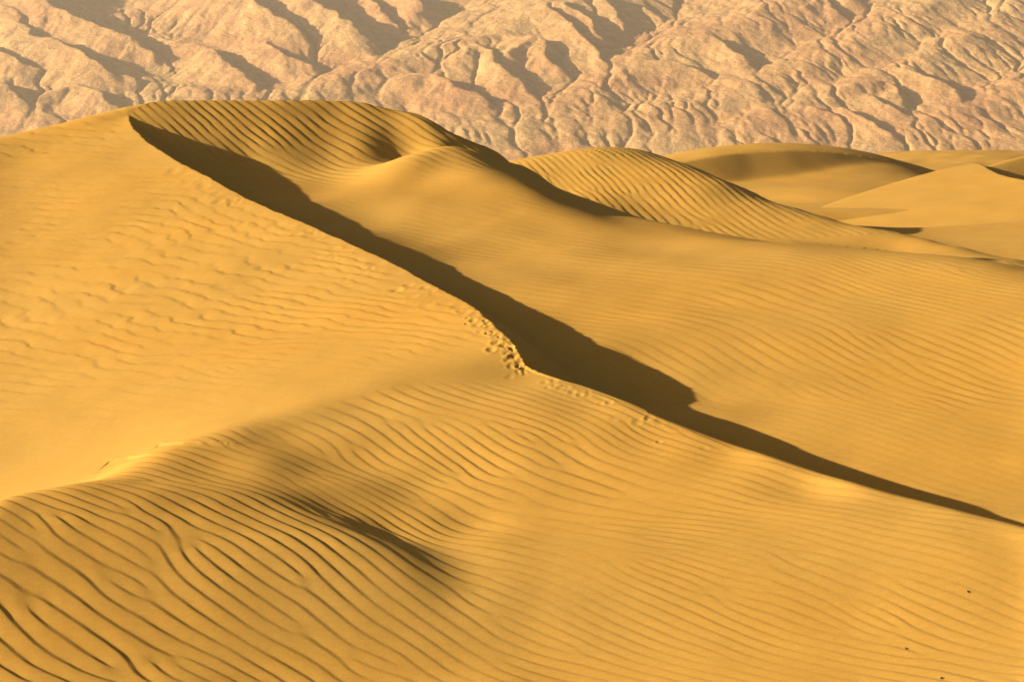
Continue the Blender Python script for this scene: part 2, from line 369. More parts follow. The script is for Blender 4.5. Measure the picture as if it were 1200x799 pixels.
def grid_mesh(name, X, Y, Z, mat, mask=None, normals=None, attrs=None):
    """a sheet of quads over the grid (rows, columns); mask picks the quads"""
    r, c = X.shape
    idx = np.arange(r * c).reshape(r, c)
    q = np.stack([idx[:-1, :-1], idx[:-1, 1:], idx[1:, 1:], idx[1:, :-1]], -1)
    if mask is not None: q = q[mask]
    q = q.reshape(-1, 4)
    used = np.zeros(r * c, bool); used[q.ravel()] = True
    re = np.cumsum(used) - 1
    q = re[q]
    co = np.stack([X.ravel(), Y.ravel(), Z.ravel()], -1)[used].astype(np.float32)
    me = bpy.data.meshes.new(name)
    me.vertices.add(len(co)); me.vertices.foreach_set('co', co.ravel())
    me.loops.add(q.size); me.loops.foreach_set('vertex_index', q.ravel().astype(np.int32))
    me.polygons.add(len(q)); me.polygons.foreach_set('loop_start', np.arange(0, q.size, 4, dtype=np.int32))
    me.polygons.foreach_set('use_smooth', np.ones(len(q), bool))
    me.update(calc_edges=True)
    for an, av in (attrs or {}).items():
        at = me.attributes.new(an, 'FLOAT', 'POINT'); at.data.foreach_set('value', av.ravel()[used].astype(np.float32))
    if normals is not None:
        me.normals_split_custom_set_from_vertices(normals.reshape(-1, 3)[used].astype(np.float32))
    me.materials.append(mat)
    ob = bpy.data.objects.new(name, me); COL.objects.link(ob)
    return ob

def grid_normals(X, Y, Z):
    P = np.stack([X, Y, Z], -1)
    du = np.gradient(P, axis=1); dv = np.gradient(P, axis=0)
    n = np.cross(du, dv); n /= np.linalg.norm(n, axis=-1, keepdims=True) + 1e-12
    return np.where(n[..., 2:3] < 0, -n, n)

def tag(o, label=None, cat=None, kind=None, group=None):
    if label: o['label'] = label
    if cat: o['category'] = cat
    if kind: o['kind'] = kind
    if group: o['group'] = group
    return o

def sand_material(name, base):
    """loose sand: fine grain, paler and darker drifts, a little coarse dark grain"""
    m = bpy.data.materials.new(name); m.use_nodes = True
    nt = m.node_tree; b = nt.nodes['Principled BSDF']
    b.inputs['Roughness'].default_value = 0.95
    b.inputs['Specular IOR Level'].default_value = 0.05
    tc = nt.nodes.new('ShaderNodeTexCoord')
    def nz(scale, det, sx=1.0):
        n = nt.nodes.new('ShaderNodeTexNoise'); n.inputs['Scale'].default_value = scale; n.inputs['Detail'].default_value = det; n.inputs['Roughness'].default_value = 0.6
        mp = nt.nodes.new('ShaderNodeMapping'); mp.inputs['Scale'].default_value = (sx, 1, 1)
        nt.links.new(tc.outputs['Object'], mp.inputs['Vector']); nt.links.new(mp.outputs[0], n.inputs['Vector']); return n.outputs['Fac']
    def ramp(src, lo, hi, p0=0.3, p1=0.7):
        r = nt.nodes.new('ShaderNodeMapRange'); r.inputs['From Min'].default_value = p0; r.inputs['From Max'].default_value = p1
        r.inputs['To Min'].default_value = lo; r.inputs['To Max'].default_value = hi
        nt.links.new(src, r.inputs['Value']); return r.outputs[0]
    def mul(a, b_):
        k = nt.nodes.new('ShaderNodeMath'); k.operation = 'MULTIPLY'; nt.links.new(a, k.inputs[0]); nt.links.new(b_, k.inputs[1]); return k.outputs[0]
    grain = nz(85.0, 2); mid = nz(14.0, 4, 0.5)
    v = mul(mul(ramp(nz(0.35, 4), 0.95, 1.05), ramp(mid, 0.95, 1.05)), ramp(grain, 0.86, 1.14))
    hue = nt.nodes.new('ShaderNodeMix'); hue.data_type = 'RGBA'
    hue.inputs['A'].default_value = (base[0] * 1.02, base[1] * 0.97, base[2] * 0.86, 1); hue.inputs['B'].default_value = (base[0] * 0.98, base[1] * 1.03, base[2] * 1.18, 1)
    nt.links.new(ramp(nz(0.22, 5, 0.6), 0, 1), hue.inputs['Factor'])
    mx = nt.nodes.new('ShaderNodeVectorMath'); mx.operation = 'SCALE'
    nt.links.new(hue.outputs['Result'], mx.inputs[0]); nt.links.new(v, mx.inputs['Scale']); nt.links.new(mx.outputs[0], b.inputs['Base Color'])
    bp = nt.nodes.new('ShaderNodeBump'); bp.inputs['Strength'].default_value = 0.35; bp.inputs['Distance'].default_value = 0.01
    nt.links.new(grain, bp.inputs['Height']); nt.links.new(bp.outputs['Normal'], b.inputs['Normal'])
    return m

SAND = (0.455, 0.256, 0.050)
M_SAND = sand_material('sand', SAND)


# ------------------------------------------------------------------ wind ripples
def dct_poisson(KX, KY, h):
    """least-squares potential whose slope is (KX, KY) on a regular grid (rows are y)"""
    ny, nx = KX.shape
    gx = 0.5 * (KX[:, 1:] + KX[:, :-1]); gy = 0.5 * (KY[1:] + KY[:-1])
    r = np.zeros((ny, nx))
    r[:, :-1] -= gx; r[:, 1:] += gx; r[:-1] -= gy; r[1:] += gy
    m = np.concatenate([r, r[:, ::-1]], 1); m = np.concatenate([m, m[::-1]], 0)
    F = np.fft.fft2(m)
    wx = 2 - 2 * np.cos(2 * np.pi * np.fft.fftfreq(2 * nx)); wy = 2 - 2 * np.cos(2 * np.pi * np.fft.fftfreq(2 * ny))
    den = wx[None, :] + wy[:, None]; den[0, 0] = 1
    F = F / den; F[0, 0] = 0
    return np.real(np.fft.ifft2(F))[:ny, :nx] * h

_t = np.linspace(0, 1, 400, endpoint=False)
_w = np.where(_t < 0.79, np.sin(0.5 * np.pi * _t / 0.79) ** 1.1, 1 - (_t - 0.79) / 0.21)
_k = np.exp(-0.5 * (np.linspace(-3, 3, 43)) ** 2); _k /= _k.sum()
_w = np.convolve(np.concatenate([_w[-40:], _w, _w[:40]]), _k, mode='same')[40:-40]
_w = (_w - _w.mean()) / (_w.max() - _w.min())

def wave(phi):
    f = np.mod(phi / (2 * np.pi), 1.0)
    return np.interp(f, np.append(_t, 1.0), np.append(_w, _w[0]))

class Ripples:
    """a field of ripples: at photo pixels the crest's slant (degrees down to the right), spacing (pixels) and strength"""
    def __init__(self, rows, box, surf, step=0.12, reach=1.6, seed=1, ndis=40, wig=0.9, wl=(1.6, 0.7)):
        rows = np.array(rows, float)
        P = hit(rows[:, 0], rows[:, 1], surf)
        x, y = P[:, 0], P[:, 1]; e = 0.02
        def pr_(x, y): return proj(x, y, surf(x, y))
        ax, ay = pr_(x + e, y); bx, by = pr_(x - e, y); cx, cy = pr_(x, y + e); dx, dy = pr_(x, y - e)
        J = np.stack([np.stack([ax - bx, cx - dx], -1), np.stack([ay - by, cy - dy], -1)], 1) / (2 * e)   # d(px,py)/d(x,y)
        th = np.radians(rows[:, 2])
        n = np.stack([np.sin(th), -np.cos(th)], -1)           # across the crests, up and to the right
        kp = n * (2 * np.pi / rows[:, 3])[:, None]
        kw = np.einsum('nij,ni->nj', J, kp)
        x0, x1, y0, y1 = box
        gx = np.arange(x0, x1, step); gy = np.arange(y0, y1, step)
        X, Y = np.meshgrid(gx, gy)
        W = np.zeros_like(X); KX = np.zeros_like(X); KY = np.zeros_like(X); AM = np.zeros_like(X)
        for i in range(len(x)):
            w = 1.0 / (((X - x[i]) ** 2 + ((Y - y[i]) * 0.6) ** 2) + 0.05 * reach) ** 1.5
            W += w; KX += w * kw[i, 0]; KY += w * kw[i, 1]; AM += w * rows[i, 4]
        self.kx = KX / W; self.ky = KY / W; self.am = AM / W
        self.phi = dct_poisson(self.kx, self.ky, step)
        g0, g1 = np.gradient(self.phi, step)
        self.lam = 2 * np.pi / np.maximum(np.hypot(g0, g1), 6.0)
        self.box, self.step, self.seed, self.ndis, self.wig, self.wl = box, step, seed, ndis, wig, wl
        self.dbg = (np.degrees(np.arctan2(kw[:, 1], kw[:, 0])), 2 * np.pi / np.hypot(kw[:, 0], kw[:, 1]))
    def samp(self, F, x, y):
        fx = np.clip((x - self.box[0]) / self.step, 0, F.shape[1] - 1.001); fy = np.clip((y - self.box[2]) / self.step, 0, F.shape[0] - 1.001)
        i = fx.astype(int); j = fy.astype(int); fx = fx - i; fy = fy - j
        return (F[j, i] * (1 - fx) + F[j, i + 1] * fx) * (1 - fy) + (F[j + 1, i] * (1 - fx) + F[j + 1, i + 1] * fx) * fy
    def __call__(self, x, y):
        """height of the ripples at the points x, y"""
        rng = np.random.default_rng(self.seed)
        phi = self.samp(self.phi, x, y); kx = self.samp(self.kx, x, y); ky = self.samp(self.ky, x, y)
        lam = self.samp(self.lam, x, y); am = self.samp(self.am, x, y)
        kn = np.hypot(kx, ky) + 1e-9
        phi = phi + self.wig * (noise(x / self.wl[0], y / self.wl[0], self.seed) * 1.6 + noise(x / self.wl[1], y / self.wl[1], self.seed + 3) * 0.8 + 0.25 * noise(x / 0.22, y / 0.22, self.seed + 5))
        # crests that end or fork: pairs of dislocations
        sel = rng.choice(len(x), self.ndis); core = np.ones(len(x))
        for s in sel:
            cx, cy = x[s], y[s]; tx, ty = -ky[s] / kn[s], kx[s] / kn[s]
            L = rng.uniform(5.0, 22.0) * lam[s]; sg = rng.choice([-1, 1])
            m = np.where((np.abs(x - cx) < 1.6 * L) & (np.abs(y - cy) < 1.6 * L))[0]
            rx, ry = x[m] - cx, y[m] - cy
            al = rx * tx + ry * ty; ac = (rx * kx[s] + ry * ky[s]) / kn[s]
            z1 = (al - L * 0.5) + 1j * ac; z2 = (al + L * 0.5) + 1j * ac
            r = np.sqrt(al ** 2 + ac ** 2)
            for zz in (z1, z2): core[m] *= 1 - 0.9 * np.exp(-(np.abs(zz) / (0.55 * lam[s])) ** 2)
            phi[m] += sg * np.angle(z1 / (z2 + 1e-9)) * sstep(1.6 * L, 0.9 * L, r)
        amp = am * (0.75 + 1.15 * np.clip(noise(x / 1.3, y / 1.3, self.seed + 9) + 0.15, -0.45, 0.6)) * (1 + 0.5 * noise(x / 0.35, y / 0.35, self.seed + 11))
        return core * wave(phi) * lam * 0.075 * np.clip(amp, 0, 1.6)

RIP_F = [(350, 492, 15, 12, .35), (420, 500, 22, 13, .6), (450, 530, 30, 14, .75), (560, 520, 40, 15, .8), (650, 540, 32, 12, .75), (700, 495, 23, 7, .6), (800, 535, 20, 6.5, .55), (800, 600, 20, 11, .55),
         (600, 600, 26, 11, .5), (560, 650, 13, 8, .5), (650, 650, 10, 8.5, .4), (900, 620, 14, 9, .45), (1000, 600, 14, 7.5, .4), (1100, 650, 13, 10, .45), (700, 720, 13, 10, .4), (900, 720, 15, 12, .5),
         (1100, 740, 20, 13, .5), (1160, 790, 24, 16, .6), (850, 790, 20, 14, .5), (600, 780, 18, 14, .55), (500, 720, 22, 11, .6),
         (50, 650, 35, 22, .9), (150, 650, 34, 20, .95), (100, 760, 36, 28, .9), (250, 700, 35, 20, .95), (250, 620, 33, 16, 1.0), (350, 620, 32, 13, 1.0), (400, 680, 32, 14, .95), (450, 640, 30, 8, .95),
         (480, 620, 28, 6.5, .8), (350, 760, 28, 20, .8), (450, 760, 22, 14, .6), (200, 590, 28, 14, .8), (20, 615, 28, 17, .6), (520, 680, 22, 8, .7), (300, 548, 20, 9, .45), (400, 565, 30, 9, .6), (520, 580, 32, 11, .55)]
RIP_A = [(100, 200, -2, 10, .25), (300, 300, 10, 11, .42), (200, 350, 8, 12, .38), (350, 380, 12, 11, .42), (100, 400, 5, 11, .28), (450, 370, 10, 10, .35), (50, 300, 3, 10, .25), (250, 450, 8, 10, .22),
         (100, 480, 3, 10, .15), (180, 220, -4, 9, .25), (220, 260, 30, 10, .4), (520, 400, 12, 8, .3), (330, 270, 35, 11, .45), (20, 520, 2, 9, .08), (380, 430, 5, 9, .08)]
RIP_G = [(250, 140, 38, 8, .9), (330, 150, 38, 9, 1.0), (420, 145, 42, 10, 1.0), (480, 160, 38, 9, 1.0), (350, 182, 28, 7, .75), (450, 190, 18, 6.5, .5), (550, 230, 10, 7, .14), (560, 185, 30, 6, .6), (650, 300, 8, 7, .3),
         (750, 350, 10, 7, .34), (850, 330, 10, 7, .38), (950, 345, 15, 7, .4), (900, 400, 20, 9, .48), (1000, 420, 22, 9, .5), (1100, 400, 20, 9, .5), (1150, 460, 20, 10, .5), (1050, 520, 8, 7, .2), (900, 470, 5, 7, .12),
         (1100, 345, 18, 6, .45), (1000, 318, 30, 6, .6), (700, 270, 10, 6, .2), (600, 340, 8, 7, .2), (450, 230, 10, 6, .1), (1180, 560, 8, 7, .25)]
RIP_H = [(650, 210, 38, 6, .8), (720, 220, 40, 6.5, .8), (800, 240, 38, 7, .75), (860, 250, 30, 6, .6), (780, 258, 44, 9, .7), (950, 268, 20, 6, .3), (1050, 292, 20, 6, .4), (820, 215, 34, 6, .8)]

# ------------------------------------------------------------------ the near dunes
def near_rows(n):
    """distances of the rows: closer together where the eye sees more of the sand"""
    y = np.linspace(16.0, 100, 1400)
    dens = np.full(len(y), 3.0)
    for u in (-0.24, -0.15, -0.07, 0.0, 0.08, 0.16, 0.24):
        z = near_height(u * y, y); py = proj(u * y, y, z)[1]
        g = -np.gradient(py, y)
        dens = np.maximum(dens, np.clip(g, 0, 70))
    k = np.ones(61) / 61
    dens = np.maximum(dens, np.where((y > 50) & (y < 58), 9.0, 3.0))
    dens = np.convolve(np.pad(dens, 30, mode='edge'), k, mode='valid')
    c = np.concatenate([[0], np.cumsum(0.5 * (dens[1:] + dens[:-1]) * np.diff(y))])
    return np.concatenate([np.linspace(3, 16, 30, endpoint=False), np.interp(np.linspace(0, c[-1], n), c, y)])

import os
Q = float(os.environ.get('DUNE_Q', '1.0'))
NR, NC = int(1040 * Q), int(1000 * Q)
rows = near_rows(NR)
cols = np.concatenate([np.linspace(-0.45, -0.285, int(40 * Q), endpoint=False), np.linspace(-0.285, 0.285, NC), np.linspace(0.285, 0.45, int(40 * Q) + 1)[1:]])
YY = np.repeat(rows[:, None], len(cols), 1); XX = YY * cols[None, :]
Z0, KID, DL, LL, HA, HF, HG, HH, HS, HZ1, HOUT = near_height(XX, YY, True)
print('base', round(time.time() - T0, 1))
ZZ = Z0.copy()
# broad unevenness of the sand
ZZ += 0.030 * noise(XX / 2.6, YY / 2.6, 41) * (KID != 4) + 0.010 * noise(XX / 0.9, YY / 0.9, 42)
inside = (YY > 15.5)
ROWSTEP = np.repeat(np.gradient(rows)[:, None], len(cols), 1)
SHARP = sstep(0.13, 0.07, ROWSTEP)                       # ripples only where the mesh can carry them
def lay(field, mask, weight):
    m = mask & inside & (weight > 0.01)
    x, y = XX[m], YY[m]
    ZZ[m] += field(x, y) * weight[m] * np.where(y > 62, 1, SHARP[m])
RIP_F = [(a, b, c, d, e * (1.0 if e > .78 else 0.66)) for a, b, c, d, e in RIP_F]
fF = Ripples(RIP_F, (-14, 14, 15, 34), near_height, seed=11, ndis=80, wig=0.8)
lay(fF, KID == 1, sstep(0.0, 0.14, HA - HF))
fA = Ripples(RIP_A, (-24, 3, 24, 58), near_height, seed=23, ndis=40, wig=2.6, wl=(1.4, 0.45))
lay(fA, KID == 0, sstep(0.02, 0.5, HF - HA) * sstep(0.0, 0.5, -DL))
RIP_G = [(a, b, c, d * 0.87, e * (1.0 if b < 200 else 0.62)) for a, b, c, d, e in RIP_G]
fG = Ripples(RIP_G, (-14, 22, 20, 60), near_height, seed=37, ndis=60, wig=0.8)
lay(fG, KID == 2, sstep(0.0, 0.10, HG - HS) * sstep(0.0, 0.12, HOUT - HG))
fH = Ripples(RIP_H, (-6, 34, 38, 96), near_height, step=0.2, seed=51, ndis=60, wig=0.7)
lay(fH, KID == 3, sstep(0.0, 0.15, HH - HZ1))
print('ripples', round(time.time() - T0, 1))
# the trampled corner where the three slopes meet, marks along the knife edge, two crusted lips above the foreground
def dents(px, py, rad, dep, fn=near_height):
    """footprints and slumps: small pits with a raised rim"""
    P = hit(px, py, fn, n=3000)
    for (x, y, z), r, d in zip(P, rad, dep):
        j0, j1 = np.searchsorted(rows, [y - 4 * r, y + 4 * r])
        i0, i1 = np.searchsorted(cols, [(x - 4 * r) / y, (x + 4 * r) / y])
        X_, Y_ = XX[j0:j1, i0:i1], YY[j0:j1, i0:i1]
        q = ((X_ - x) ** 2 + ((Y_ - y) / 1.5) ** 2) / r ** 2
        q = q * (1 + 0.5 * noise(X_ / r, Y_ / r, 301))
        ZZ[j0:j1, i0:i1] += d * (-np.exp(-q) + 0.35 * np.exp(-((np.sqrt(np.maximum(q, 0)) - 1.7) / 0.5) ** 2))
rng = np.random.default_rng(5)
n = 46
t = rng.beta(2.2, 1.0, n); px = 545 + 62 * t + rng.normal(0, 6, n); edge = np.interp(px, [545, 567, 596, 608, 618], [353, 370, 397, 416, 429]); py = edge + np.abs(rng.normal(0, 10, n)) + 4
dents(px, np.minimum(py, 436), rng.uniform(0.025, 0.065, n), rng.uniform(0.006, 0.019, n))
n = 22
px = rng.uniform(590, 690, n); py = np.interp(px, [590, 618, 654, 690], [440, 434, 446, 455]) + rng.uniform(1, 12, n)
dents(px, py, rng.uniform(0.03, 0.06, n), rng.uniform(0.002, 0.007, n))
n = 60
px = rng.uniform(200, 560, n); py = np.interp(px, [152, 209, 273, 349, 420, 505, 567], [136, 189, 224, 258, 289, 332, 370]) + 5 + np.abs(rng.normal(0, 14, n))
dents(px, py, rng.uniform(0.05, 0.16, n), rng.uniform(0.003, 0.009, n))
n = 9
px = rng.uniform(640, 860, n); py = np.interp(px, [640, 727, 800, 873], [441, 470, 503, 530]) + rng.uniform(3, 30, n)
dents(px, py, rng.uniform(0.03, 0.06, n), rng.uniform(0.003, 0.008, n))
def lip(line, height, reach):
    """a small scarp: the sand on the near side of the line lies lower, and regains its level away from it"""
    P = hit(np.array(line)[:, 0], np.array(line)[:, 1], near_height, n=3000)
    j0, j1 = np.searchsorted(rows, [P[:, 1].min() - 3 * reach, P[:, 1].max() + 0.5])
    i0, i1 = np.searchsorted(cols, [(P[:, 0] / P[:, 1]).min() - 0.005, (P[:, 0] / P[:, 1]).max() + 0.005])
    X_, Y_ = XX[j0:j1, i0:i1], YY[j0:j1, i0:i1]
    o_ = np.argsort(P[:, 0])
    yl = np.interp(X_, P[o_, 0], P[o_, 1]) + 0.05 * noise(X_ / 0.3, 0 * X_, 311) + 0.03 * noise(X_ / 0.11, 0 * X_, 312)
    d = yl - Y_
    w = sstep(P[:, 0].min() - 0.02, P[:, 0].min() + 0.10, X_) * sstep(P[:, 0].max(), P[:, 0].max() - 0.9, X_)
    ZZ[j0:j1, i0:i1] += w * height * (-sstep(0.0, 0.16, d) * np.exp(-np.maximum(d, 0) / reach) + 0.35 * np.exp(-(d / 0.12) ** 2) * (d < 0))
lip([(116, 549), (128, 540), (150, 535), (180, 532), (210, 534)], 0.020, 0.4)
lip([(176, 528), (186, 521), (215, 519), (260, 520), (320, 524)], 0.018, 0.4)
NN = grid_normals(XX, YY, ZZ)
KQ = KID[:-1, :-1]
M_FLOOR = sand_material('sand_floor', SAND)
near_parts = [
    (1, 'sand_dune', 'rippled golden dune in the foreground with a low shaded knoll at its lower left'),
    (0, 'sand_dune', 'tall bright windward dune on the left, rising to a knife-edged crest above the long dark shadow'),
    (2, 'sand_dune', 'broad dune sweeping up behind the long dark shadow to a rippled summit'),
    (3, 'sand_dune', 'rippled hump of sand just behind the broad sweeping dune, dark on its right flank'),
    (4, 'sand_flat', 'flat strip of bright sand between the rippled hump and the far dunes')]
for kid, nm, lab in near_parts:
    o = grid_mesh(nm, XX, YY, ZZ, M_SAND, mask=(KQ == kid), normals=NN)
    tag(o, lab, 'sand dune' if nm == 'sand_dune' else 'sand', 'structure', 'dunes of the sand field' if nm == 'sand_dune' else None)
print('near', round(time.time() - T0, 1))

# ------------------------------------------------------------------ the dunes farther off
def plain(x, y):
    """the valley floor beyond the near dunes"""
    return 1.9 - 0.035 * np.maximum(y - 84.0, 0)

def far_dune(rows, backs, label, box, n, sm=0.05, relief=0.05, tilt=None, tl=(4.0, 6.0), cap=None, tw=0.06):
    if callable(rows): S = rows
    else:
        p = np.vstack([P3(rows)] + [back(r, st, dr) for r, st, dr in backs])
        S = TPS(p, sm)
    u0, u1, y0, y1 = box
    if tilt: S = Tilted(S, tilt, p, lx=tl[0], ly=tl[1], amp=0.5, npin=np.r_[np.full(15, 0.04), np.full(len(rows) - 15, 0.4), np.full(len(p) - len(rows), 0.15)], nslope=0.03, lo=y0 + 3.0, hi=y1)
    yy = np.linspace(y0, y1, n[1]); uu = np.linspace(u0, u1, n[0])
    Y = np.repeat(yy[:, None], len(uu), 1); X = Y * uu[None, :]
    Z = S(X, Y) + relief * fbm(X / 9.0, Y / 9.0, 71, 3) + 0.02 * noise(X / 1.7, Y / 1.7, 72)
    if cap is not None:                                   # a slip face that falls away behind the crest line
        cu = cap[:, 0] / cap[:, 1]; yb = np.interp(X / Y, cu, cap[:, 1]); zb = np.interp(X / Y, cu, cap[:, 2])
        Z = np.where(np.abs(Y - yb) < 7, np.minimum(Z, zb + 0.03), Z)
        Z = np.where(Y > yb, smin(Z, zb - 0.4 * np.minimum(Y - yb, 14), 0.04), Z)
    ed = np.minimum(np.minimum((X - Y * u0) / (tw * Y), (Y * u1 - X) / (0.06 * Y)), np.minimum((Y - y0) / 3.0, (y1 - Y) / 8.0))
    Z = Z - 3.0 * sstep(1.0, 0.0, ed)
    low = Z < plain(X, Y) - 0.6
    o = grid_mesh('sand_dune', X, Y, Z, M_SAND, mask=~(low[:-1, :-1] & low[1:, 1:]), normals=grid_normals(X, Y, Z))
    return tag(o, label, 'sand dune', 'structure', 'dunes of the sand field')

C_edge = P3([(700, 214, 114), (760, 199, 116.5), (800, 189.5, 118.5), (840, 182, 120), (880, 178, 121.4), (920, 176, 122.4), (960, 177, 123.3), (1000, 181, 124.1), (1040, 188.5, 124.8), (1086, 200.5, 125.6), (1130, 214, 126.5)])
C_apron = TPS(P3([(760, 222, 110), (820, 217, 113), (875, 213, 117.3), (930, 202, 121), (976, 193.5, 123), (1060, 197, 123.5), (1110, 212, 123), (960, 243, 95), (900, 234, 103), (1010, 216, 110), (860, 241, 97), (940, 226, 104), (800, 240, 100), (1060, 228, 103), (1100, 236, 96), (1150, 230, 104)]), 0.05)
C_edge = spline(C_edge, 12)
def C_surf(x, y):
    yb = np.interp(x, C_edge[:, 0], C_edge[:, 1]); zb = np.interp(x, C_edge[:, 0], C_edge[:, 2])
    t = y - yb
    face = zb + 0.46 * t
    top = zb + 0.11 * t - 0.010 * t * t
    front = smax(smin(face, zb + 0.02 * t, 0.10), C_apron(x, y), 0.25)
    return np.where(t < 0, front, np.maximum(smin(face, top, 0.10), zb - 8))
far_dune(C_surf, None, 'smooth far dune with a dull olive slip face, right of the rippled hump', (-0.02, 0.30, 88, 158), (320, 260))
D_edge = [(900, 266), (930, 255), (960, 243.5), (1000, 229), (1030, 219), (1060, 210), (1100, 199), (1125, 193), (1140, 190), (1150, 191.5), (1160, 198), (1172, 204), (1186, 208), (1200, 211), (1260, 222), (1400, 240)]
def D_face(x, y): return 2.0 + 0.115 * (x - 18.87) + 0.078 * (y - 84.5)
def D_depth(px, py):
    yy = np.linspace(70, 125, 3000); P = unproj(px, py, yy)
    return yy[(P[:, 2] < D_face(P[:, 0], yy)).argmax()]
D_line = P3([(px, py, D_depth(px, py)) for px, py in D_edge])
def D_surf(x, y):
    u = x / y; du = D_line[:, 0] / D_line[:, 1]
    yb = np.interp(u, du, D_line[:, 1]); t = y - yb
    zb = D_face(u * yb, yb)
    k = np.interp(u, [du[7], du[9]], [0.22, 0.55])
    return smin(D_face(x, y), zb - k * np.clip(t, -30, 16), 0.06) + 0.05 * noise(x / 5.0, y / 7.0, 77)
far_dune(D_surf, None, 'smooth pale dune at the right edge whose crest curls over a dark hollow', (0.08, 0.42, 78.0, 127), (420, 260))
def E_surf(x, y):
    yc = np.interp(x, [20.0, 22.0, 24.0, 25.4, 28.6, 32.0, 45.0], [94.0, 97.5, 101.0, 103.8, 106.9, 109.0, 116.0])
    base = lambda yy: 4.1 + 0.30 * (yy - 105.0) - 0.13 * (x - 28.1)
    return smin(base(y), base(yc) - 0.25 * (y - yc), 0.25) + 0.08
far_dune(E_surf, None, 'olive shaded dune face inside the hollow at the right edge', (0.215, 0.44, 90, 140), (240, 160), tw=0.01)

far_dune([(960, 186, 215), (1030, 180, 220), (1060, 178, 225), (1100, 177, 228), (1150, 178, 230), (1200, 180, 230), (1280, 181, 226), (1400, 190, 215), (980, 200, 180), (1060, 195, 180), (1120, 191, 188), (1200, 189, 190), (1300, 200, 180), (900, 200, 210)],
         [([(1030, 180, 220), (1100, 177, 228), (1200, 180, 230)], 20, 2.0), ([(960, 186, 215), (1100, 177, 228), (1280, 181, 226)], 60, 9.0)],
         'low pale strip of distant sand just below the mountain foot at the right', (0.10, 0.42, 165, 300), (160, 110), relief=0.25)

# valley floor out to the mountains and all round
ys = np.concatenate([-60 + np.linspace(0, 150, 40), np.geomspace(92, 1700, 160)])
us = np.concatenate([-np.geomspace(1500, 40, 50), np.linspace(-38, 38, 60), np.geomspace(40, 1500, 50)])
Y = np.repeat(ys[:, None], len(us), 1); X = us[None, :] + 0 * Y
far = sstep(100, 220, Y)
Z = plain(X, Y) - 4.5 * sstep(100, 60, Y) * (1 + 0 * X) + far * (0.5 * fbm(X / 42.0, Y / 30.0, 81, 3)) + 1.6 * sstep(300, 700, Y) * fbm(X / 160.0, Y / 90.0, 83, 3)
o = grid_mesh('desert_floor', X, Y, Z, M_FLOOR, normals=grid_normals(X, Y, Z))
tag(o, 'pale sand plain running from the far dunes to the foot of the mountains', 'ground', 'structure')
print('far dunes', round(time.time() - T0, 1))

# ------------------------------------------------------------------ the mountains
def mountain_material():
    m = bpy.data.materials.new('rock'); m.use_nodes = True
    nt = m.node_tree; b = nt.nodes['Principled BSDF']
    b.inputs['Roughness'].default_value = 0.95; b.inputs['Specular IOR Level'].default_value = 0.03
    tc = nt.nodes.new('ShaderNodeTexCoord'); mp = nt.nodes.new('ShaderNodeMapping')
    nt.links.new(tc.outputs['Object'], mp.inputs['Vector'])
    mp.inputs['Scale'].default_value = (1, 1, 2.2)
    def nz(scale, det, rough=0.55, vec=mp.outputs[0]):
        n = nt.nodes.new('ShaderNodeTexNoise'); n.inputs['Scale'].default_value = scale; n.inputs['Detail'].default_value = det; n.inputs['Roughness'].default_value = rough
        nt.links.new(vec, n.inputs['Vector']); return n.outputs['Fac']
    r1 = nt.nodes.new('ShaderNodeValToRGB'); e = r1.color_ramp.elements
    e[0].position = 0.36; e[0].color = (0.42, 0.22, 0.095, 1); e[1].position = 0.64; e[1].color = (0.46, 0.285, 0.118, 1)
    k = r1.color_ramp.elements.new(0.5); k.color = (0.48, 0.27, 0.11, 1)
    nt.links.new(nz(0.012, 6), r1.inputs['Fac'])
    r2 = nt.nodes.new('ShaderNodeValToRGB'); e = r2.color_ramp.elements
    e[0].position = 0.3; e[0].color = (0.72, 0.70, 0.70, 1); e[1].position = 0.7; e[1].color = (1.12, 1.12, 1.1, 1)
    nt.links.new(nz(0.09, 7, 0.65), r2.inputs['Fac'])
    mx = nt.nodes.new('ShaderNodeMix'); mx.data_type = 'RGBA'; mx.blend_type = 'MULTIPLY'; mx.inputs['Factor'].default_value = 1
    nt.links.new(r1.outputs[0], mx.inputs['A']); nt.links.new(r2.outputs[0], mx.inputs['B']); nt.links.new(mx.outputs['Result'], b.inputs['Base Color'])
    bp = nt.nodes.new('ShaderNodeBump'); bp.inputs['Strength'].default_value = 0.8; bp.inputs['Distance'].default_value = 2.0
    nt.links.new(nz(0.22, 8, 0.65), bp.inputs['Height']); nt.links.new(bp.outputs['Normal'], b.inputs['Normal'])
    return m

MY0, MSL = 1480.0, 0.34
def m_base(x, y):
    t = y - MY0
    return plain(0, MY0) + np.where(t > 0, MSL * t, 0.06 * t)
def m_at(px, py, lift):
    """the point of a ridge seen at (px, py), standing lift metres above the even slope"""
    dd = np.linspace(1250, 2600, 2700)
    P = unproj(px, py, dd)
    k = (P[:, 2] < m_base(P[:, 0], dd) + lift).argmax()
    return P[k]
